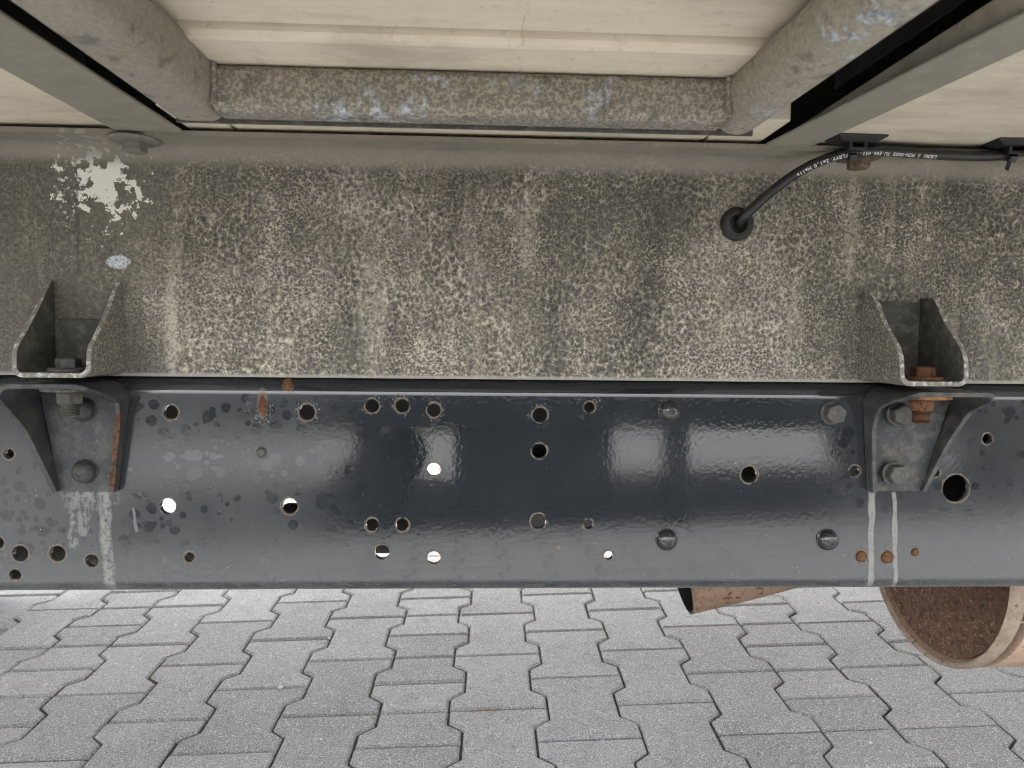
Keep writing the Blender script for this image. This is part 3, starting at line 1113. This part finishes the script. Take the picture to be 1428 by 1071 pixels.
# ---- cargo floor: plywood, cross pieces, cargo box
WZ = .236
FRONTY, BACKY = .2, 2.78
for n_, (a, b, c, d, z0, z1) in enumerate(((-2.6, -.418, FRONTY, BACKY, WZ, WZ + .022), (.386, 2.6, FRONTY, BACKY, WZ, WZ + .022),
                                         (-.2925, .268, .606, BACKY, WZ, WZ + .022), (-.2925, .268, FRONTY, .604, WZ + .011, WZ + .033),
                                         (-.3455, -.2935, .79, BACKY, WZ, WZ + .022), (.269, .337, .79, BACKY, WZ, WZ + .022))):
    o = mk('floor_panel', *box(a, b, c, d, z0, z1), 'wood', truck, bevel=.006 if n_ == 2 else .0015)
mk('floor_deck', *box(-2.6, 2.6, FRONTY, BACKY, .345, .36), 'black', truck)
mk('side_skirt_rail', *box(-2.6, 2.6, FRONTY - .03, FRONTY, .20, .36), 'galv_dull', truck, bevel=.004)
# black side walls added over the open slots to keep light out
for a, b in ((-.414, -.296), (.272, .382)):
    mk('slot_light_wall', *merge(box(a - .003, a - .001, .235, .788, WZ + .0005, .344), box(b + .001, b + .003, .235, .788, WZ + .0335, .344)), 'black', truck)
mk('cargo_box', *box(-2.65, 2.65, FRONTY - .032, BACKY + .032, .362, 1.5), 'body', truck, bevel=.02)

# flat grey strips under the plywood
def strip(x00, x01, x10, x11, y0, y1, z0, z1):
    v = [(x00, y0, z0), (x01, y0, z0), (x11, y1, z0), (x10, y1, z0), (x00, y0, z1), (x01, y0, z1), (x11, y1, z1), (x10, y1, z1)]
    f = [(3, 2, 1, 0), (4, 5, 6, 7), (0, 1, 5, 4), (1, 2, 6, 5), (2, 3, 7, 6), (3, 0, 4, 7)]
    return v, f


o = mk('floor_strip', *strip(-.428, -.356, -.424, -.347, .235, .863, .228, .2315), 'strip', truck, bevel=.0015)
o['label'] = 'dusty grey strip under the floor on the left'
o = mk('floor_strip', *strip(.462, .408, .394, .338, .235, .863, .228, .2315), 'strip', truck, bevel=.0015)
o['label'] = 'dusty grey strip under the floor on the right'


# steel frame hanging under the floor
def rtube(x0, x1, y0, y1, z0, z1, r, axis, n=5):
    """rectangular tube with rounded corners along X or Y"""
    a0, a1 = (y0, y1) if axis == 'X' else (x0, x1)
    sec = []
    for (cx, cz, s) in ((a1 - r, z1 - r, 0), (a0 + r, z1 - r, 90), (a0 + r, z0 + r, 180), (a1 - r, z0 + r, 270)):
        for i in range(n + 1):
            t = R(s + 90 * i / n)
            sec.append((cx + r * math.cos(t), cz + r * math.sin(t)))
    m_ = len(sec)
    e0, e1 = (x0, x1) if axis == 'X' else (y0, y1)
    cuts = [e0 + (e1 - e0) * k / 8 for k in range(9)]
    v = []
    for e in cuts:
        v += [(e, a, z) if axis == 'X' else (a, e, z) for a, z in sec]
    f = []
    for k in range(8):
        for i in range(m_):
            j = (i + 1) % m_
            f.append((k * m_ + i, k * m_ + j, (k + 1) * m_ + j, (k + 1) * m_ + i))
    f += [tuple(range(m_ - 1, -1, -1)), tuple(8 * m_ + i for i in range(m_))]
    return v, f


BZ = .195
o = mk('frame_tube', *rtube(-.2925, -.239, .235, .697, BZ, WZ + .0105, .015, 'Y'), 'galv_dull', truck, smooth=40)
o['label'] = 'dull grey floor frame tube on the left'
v, f = rtube(.222, .268, .235, .700, BZ, WZ + .0105, .021, 'Y')
v = [(x + (.70 - y) * .03, y, z) for x, y, z in v]
o = mk('frame_tube', v, f, 'galv_flaky', truck, smooth=40)
o['label'] = 'flaking galvanised floor frame tube on the right'
o = mk('frame_beam', *rtube(-.2385, .2215, .659, .698, BZ + .0005, WZ - .0005, .009, 'X'), 'galv', truck, smooth=40)
o['label'] = 'speckled galvanised beam joining the floor frame tubes'
mk('gap_shade_strip', *box(-.288, .262, .7008, .7038, BZ - .0006, BZ + .006), 'brk_dark', o, bevel=.0008)  # dark strip painting the shadow of the gap behind the beam
mk('weld_seam', *tube([(-.2375, .6585, BZ + .004), (-.2372, .6580, BZ + .02), (-.2375, .6585, WZ - .002)], .003, 10), 'galv', o, smooth=50)
mk('weld_seam', *tube([(.2225, .6585, BZ + .004), (.2222, .6580, BZ + .02), (.2225, .6585, WZ - .002)], .003, 10), 'galv', o, smooth=50)

# ---- cable, grommet, clips
gp = onY(1027, 313, WEBY)
gm = lathe([(.0215, 0), (.0215, .003), (.0195, .0075), (.0155, .0098), (.0118, .0088), (.0105, .004), (.0100, -.004)], 28, cap=False)
gv = [(a * (1 + .02 * math.sin(5 * math.atan2(b, a))), b, c) for a, b, c in gm[0]]
grom = mk('grommet', gv, gm[1], 'rubber', truck, smooth=50, loc=(gp.x, WEBY - .0004, gp.z), rot=FRONT, local=True)
grom['label'] = 'round black rubber grommet in the subframe'
mk('grommet_throat', *lathe([(.0112, 0), (.0112, .0006)], 24), 'black', grom, loc=None, local=True)
cpx = [(1028, 316, .924), (1034, 306, .912), (1046, 294, .902), (1070, 272, .892), (1100, 249, .881), (1130, 231, .869), (1160, 219, .860), (1190, 212, .856),
       (1225, 210.5, .856), (1270, 213, .857), (1320, 216, .858), (1370, 217.5, .858), (1400, 216, .857), (1440, 209, .855), (1500, 208, .855), (1700, 214, .855), (2000, 222, .855)]
cpts = spline([onY(*q) for q in cpx], 6)
CR = .0062
cable = mk('cable', *tube(cpts, CR, 14), 'plastic', truck, smooth=60)
cable['label'] = 'black cable with white print clipped to the flange'


def lettering(text, px_from, px_to, size, name):
    """white print along the cable, upside down: it reads from right to left"""
    seq = [p for p in cpts if p.y < .925]
    acc = [0]
    for a, b in zip(seq, seq[1:]):
        acc.append(acc[-1] + (b - a).length)

    def at(s):
        for i in range(len(seq) - 1):
            if s <= acc[i + 1]:
                t = (s - acc[i]) / (acc[i + 1] - acc[i])
                return seq[i].lerp(seq[i + 1], t), (seq[i + 1] - seq[i]).normalized()
        return seq[-1], (seq[-1] - seq[-2]).normalized()

    def s_of(px):
        best = min(range(len(seq)), key=lambda i: abs(pix(seq[i]) - px))
        return acc[best]
    s0, s1 = s_of(px_from), s_of(px_to)
    n = len(text)
    V, Fs = [], []
    for i, ch in enumerate(text):
        if ch == ' ':
            continue
        p, t = at(s0 + (s1 - s0) * (i + .5) / n)
        cu = bpy.data.curves.new('glyph', 'FONT')
        cu.body = ch; cu.size = size; cu.align_x = 'CENTER'; cu.align_y = 'CENTER'; cu.resolution_u = 2
        cu.offset = size * .012
        ob = bpy.data.objects.new('glyph', cu)
        C.objects.link(ob)
        bpy.context.view_layer.update()
        me = bpy.data.meshes.new_from_object(ob)
        rd = -t
        view = (-p).normalized()
        out = (view - t * view.dot(t)).normalized()
        down = t.cross(out)
        if down.z > 0: down = -down
        out = (out + down * .42).normalized()
        up = (down - out * down.dot(out)).normalized()
        base = p + out * (CR + .0005)
        k = len(V)
        wx = .92
        V += [tuple(base + rd * (q.co.x * wx) + up * q.co.y) for q in me.vertices]
        Fs += [tuple(k + j for j in f_.vertices) for f_ in me.polygons]
        bpy.data.objects.remove(ob); bpy.data.curves.remove(cu); bpy.data.meshes.remove(me)
    return mk(name, V, Fs, 'print', cable)


def pix(p):
    return 714 + FPX * p.dot(rgt) / p.dot(fwd)


lettering('LEONI 3 PCN-0005 TU.E06.052-', 1304, 1196, .0062, 'printed_lettering')
lettering('FLRYY 2x1,0 Hella', 1180, 1112, .0066, 'printed_lettering')


def clip(px, rotz, lab, tie=True):
    p = onY(px, 211, .853)
    x, y, z = p.x, .846, WZ
    bx, by, tx, ty, h = .030, .017, .021, .010, .007
    v = [(sx * bx, sy * by, 0) for sx, sy in ((-1, -1), (1, -1), (1, 1), (-1, 1))]
    v += [(sx * bx, sy * by, -.0018) for sx, sy in ((-1, -1), (1, -1), (1, 1), (-1, 1))]
    v += [(sx * tx, sy * ty, -h) for sx, sy in ((-1, -1), (1, -1), (1, 1), (-1, 1))]
    f = [(0, 1, 2, 3), (11, 10, 9, 8)]
    for k in (0, 4):
        for i in range(4):
            j = (i + 1) % 4
            f.append((k + i, k + j, k + 4 + j, k + 4 + i))
    rt = Matrix.Rotation(rotz, 4, 'Z')
    mt = Matrix.Translation((x, y, z - .0003)) @ rt
    o = mk('cable_clip', *moved((v, f), mt), 'plastic', truck, bevel=.0006)
    o['label'] = lab
    br = merge(box(-.011, -.007, -.006, .006, -h - .0055, -h + .001), box(.007, .011, -.006, .006, -h - .0055, -h + .001), box(-.0115, .0115, -.006, .006, -h - .0085, -h - .005))
    mk('clip_bridge', *moved(br, mt), 'plastic', o, bevel=.0006)
    # cable tie: strap round the cable and its head
    i0 = min(range(len(cpts)), key=lambda i: abs(cpts[i].x - x))
    cp = cpts[i0]
    pts = []
    top = z - .012
    for k in range(25):
        a = 2 * PI * k / 24
        pts.append((a, ))
    V, Fs = [], []
    n = 24
    for k in range(n):
        a = 2 * PI * k / n
        ry, rz = CR + .0016, CR + .0016
        yy, zz = math.cos(a) * ry, math.sin(a) * rz
        if zz > 0:
            zz = zz / rz * (top - cp.z)
        yi, zi = math.cos(a) * (ry - .0013), (math.sin(a) * (rz - .0013) if math.sin(a) < 0 else math.sin(a) * (top - cp.z - .0013))
        for dx in (-.0028, .0028):
            V.append((cp.x + dx, cp.y + yy, cp.z + zz)); V.append((cp.x + dx, cp.y + yi, cp.z + zi))
    for k in range(n):
        a, b = 4 * k, 4 * ((k + 1) % n)
        Fs += [(a, a + 2, b + 2, b), (a + 1, b + 1, b + 3, a + 3), (a, b, b + 1, a + 1), (a + 2, a + 3, b + 3, b + 2)]
    tie_o = mk('cable_tie', V, Fs, 'plastic', o, smooth=50)
    hx = box(-.0045, .0045, -.0035, .0035, -.004, .004)
    mk('tie_head', *moved(hx, Matrix.Translation((cp.x + .0005, cp.y - .0065, cp.z - .0065)) @ Matrix.Rotation(R(35), 4, 'X')), 'plastic', o, bevel=.0008)
    if tie:
        tl = box(-.0022, .0022, -.0006, .0006, -.016, 0)
        mk('tie_tail', *moved(tl, Matrix.Translation((cp.x - .002, cp.y - .0072, cp.z - .007)) @ Matrix.Rotation(R(25), 4, 'Y') @ Matrix.Rotation(R(-12), 4, 'X')), 'plastic', o)
    return o


clip(1189, R(2), 'black stick-on cable clip above the right floor bolt', False)
clip(1410, R(-4), 'black stick-on cable clip at the right end', True)

# ---- exhaust: rusty silencer and tail pipe
ME, MY, MZ, MR = .895, 1.3645, -.4138, .223
turn = Matrix.Translation((ME, MY, MZ)) @ Matrix.Rotation(R(90), 4, 'Y')
sil = mk('silencer', *moved(lathe([(MR * .96, .045), (MR, .046), (MR, .30), (MR, .95), (MR * .9, .97), (MR * .3, .99)], 72), turn), 'muf', truck, smooth=35)
sil['label'] = 'rusty tan exhaust silencer with flaky brown end cap'
mk('rolled_rim', *moved(lathe([(MR * .99, .030), (MR * 1.010, .024), (MR * 1.014, .013), (MR * 1.004, .003), (MR * .988, -.001), (MR * .972, .003), (MR * .962, .010)], 72, cap=False), turn), 'rim', sil, smooth=60)
mk('cap_flange', *moved(lathe([(MR * .968, .007), (MR * .955, .011), (MR * .940, .017), (MR * .930, .020)], 72, cap=False), turn), 'rust_pale', sil, smooth=40)
mk('end_cap', *moved(lathe([(MR * .936, .022), (MR * .932, .016), (MR * .89, .021), (MR * .5, .014), (MR * .12, .010)], 72), turn), 'rust_dk', sil, smooth=40)
mk('shell_seam', *moved(box(.02, .9, -.0015, .0015, MR - .001, MR + .0015), Matrix.Translation((ME, MY, MZ)) @ Matrix.Rotation(R(107), 4, 'X')), 'rim', sil)
# outlet stub in the end cap
oc = Vector((ME, MY - .03, MZ + .06))
mk('outlet_collar', *moved(lathe([(.062, .02), (.060, -.012), (.052, -.014), (.050, .01)], 32, cap=False), Matrix.Translation(oc) @ Matrix.Rotation(R(90), 4, 'Y')), 'rust_dk', sil, smooth=45)
TPY = 1.22
tc_ = onY(992, 802, TPY)
tc_ = onY(950, 807, 1.236)
tp = [tc_, onY(1035, 787, 1.237), onY(1115, 765, 1.245), onY(1190, 742, 1.27), onY(1260, 748, 1.32), Vector((ME - .03, MY - .03, MZ + .06)), Vector((ME + .02, MY - .03, MZ + .06))]
tpts = spline(tp, 8)
v, f = tube(tpts, .062, 32, cap=False)
k = len(v)
vi, fi = tube(tpts[:26], .058, 32, cap=False)
v += vi
f += [tuple(i + k for i in reversed(q)) for q in fi] + [(i, (i + 1) % 32, k + (i + 1) % 32, k + i) for i in range(32)]
tail = mk('tail_pipe', v, f, ['rust_pale', 'black'], truck, smooth=50, fmat=[0] * (len(f) - len(fi) - 32) + [1] * (len(fi) + 32))
tail['label'] = 'rust-scaled tail pipe end below the chassis rail'

# ---- rear wheel on the far side, just left of the picture
wx, wy = -1.93, 2.38
gz = ground_z(wx, wy)
wheel = mk('wheel', *moved(lathe([(.05, -.13), (.20, -.13), (.235, -.10), (.235, .10), (.20, .13), (.05, .13)], 40), Matrix.Translation((wx, wy, gz + .415)) @ Matrix.Rotation(R(90), 4, 'X')), 'dkgrey', truck, smooth=35)
mk('tyre', *moved(lathe([(.236, -.12), (.33, -.145), (.395, -.135), (.415, -.10), (.415, .10), (.395, .135), (.33, .145), (.236, .12)], 56, cap=False), Matrix.Translation((wx, wy, gz + .415)) @ Matrix.Rotation(R(90), 4, 'X')), 'tyre', wheel, smooth=35)
wheel2 = mk('wheel', *moved(lathe([(.05, -.13), (.20, -.13), (.235, -.10), (.235, .10), (.20, .13), (.05, .13)], 40), Matrix.Translation((wx, .62, ground_z(wx, .62) + .415)) @ Matrix.Rotation(R(90), 4, 'X')), 'dkgrey', truck, smooth=35)
mk('tyre', *moved(lathe([(.236, -.12), (.33, -.145), (.395, -.135), (.415, -.10), (.415, .10), (.395, .135), (.33, .145), (.236, .12)], 56, cap=False), Matrix.Translation((wx, .62, ground_z(wx, .62) + .415)) @ Matrix.Rotation(R(90), 4, 'X')), 'tyre', wheel2, smooth=35)
mk('axle', *moved(lathe([(.06, -.80), (.06, -.1), (.11, 0), (.06, .1), (.06, .80)], 24), Matrix.Translation((wx, 1.46, ground_z(wx, 1.46) + .415)) @ Matrix.Rotation(R(90), 4, 'X')), 'black', truck, smooth=35)

# ------------------------------------------------------------------ small things on the paving
def pebble(px, py, r, lab):
    d = fwd + rgt * ((px - 714) / FPX) - upv * ((py - 535.5) / FPX)
    # meet the sloping ground
    t = (-EYE - .043 * 1.8) / (d.z - .0335 * d.x - .043 * d.y)
    p = d * t
    bm = bmesh.new()
    bmesh.ops.create_icosphere(bm, subdivisions=2, radius=r)
    for q in bm.verts:
        q.co *= 1 + random.uniform(-.16, .16)
        q.co.z *= .65
    me = bpy.data.meshes.new('pebble')
    bm.to_mesh(me); bm.free()
    for q in me.polygons: q.use_smooth = True
    me.materials.append(M['stone'])
    o = bpy.data.objects.new('pebble', me)
    C.objects.link(o)
    o.location = (p.x, p.y, p.z + EYE + r * .5)
    o.rotation_euler = (0, 0, random.uniform(0, 6))
    tag(o, lab, 'pebble', 'pebbles on the paving')
    return o


pebble(391, 960, .0065, 'white pebble in a paver joint in front of the left paving')
pebble(459, 891, .004, 'tiny pale pebble at a joint below the left part of the rail')
pebble(448, 1032, .0035, 'pale grit grain lying on a paver at the bottom left')
pebble(1214, 1037, .004, 'pale grit grain lying on a paver at the bottom right')
a_, b_ = onZ(655, 990.5, -EYE - .002), onZ(700, 988, -EYE - .002)
tw = [Vector((q.x, q.y, ground_z(q.x, q.y) + .001)) for q in (a_, a_.lerp(b_, .35) + Vector((0, .003, 0)), a_.lerp(b_, .7), b_)]
o = mk('twig', *tube(spline(tw, 4), [.0008] * 13, 6), 'twig', smooth=60)
tag(o, 'thin reddish twig lying in a paver joint', 'twig')

# ------------------------------------------------------------------ unseen trailer, added to shape the reflections in the glossy rail
TYR = -2.92
tr = thing('reflection_trailer', 'unseen dark flatbed trailer added behind the viewer to shape the rail reflections', 'trailer', (0, TYR, ground_z(0, TYR) + EYE))
gz = ground_z(0, TYR)
mk('reflection_trailer_bed', *box(-3.6, 3.4, -3.90, -1.96, gz + .60, gz + .78), 'trailer', tr, bevel=.01)
mk('reflection_trailer_head_board', *box(-3.62, -3.58, -3.90, -1.96, gz + .785, gz + 1.6), 'trailer', tr, bevel=.005)
for xx in (-.62, 3.0):
    for yy in (-2.12, -3.72):
        g2 = ground_z(xx, yy)
        wv = moved(lathe([(.06, -.09), (.13, -.09), (.17, -.10), (.21, -.08), (.21, .08), (.17, .10), (.13, .09), (.06, .09)], 32), Matrix.Translation((xx, yy, g2 + .21)) @ Matrix.Rotation(R(90), 4, 'X'))
        mk('wheel', *wv, 'tyre', tr, smooth=35)
        mk('reflection_trailer_strut', *box(xx - .07, xx + .07, yy - .04, yy + .04, g2 + .24, gz + .60), 'trailer', tr)
for xx in (1.08, -2.4):
    g2 = ground_z(xx, -2.05)
    mk('reflection_trailer_leg', *box(xx - .06, xx + .06, -2.1, -2.0, g2, gz + .60), 'trailer', tr)
g2 = ground_z(.27, -2.0)
mk('reflection_block', *box(-.14, .72, -2.45, -1.99, g2 + .13, gz + .598), 'trailer', tr, bevel=.01)  # added block that darkens the middle of the rail's reflection
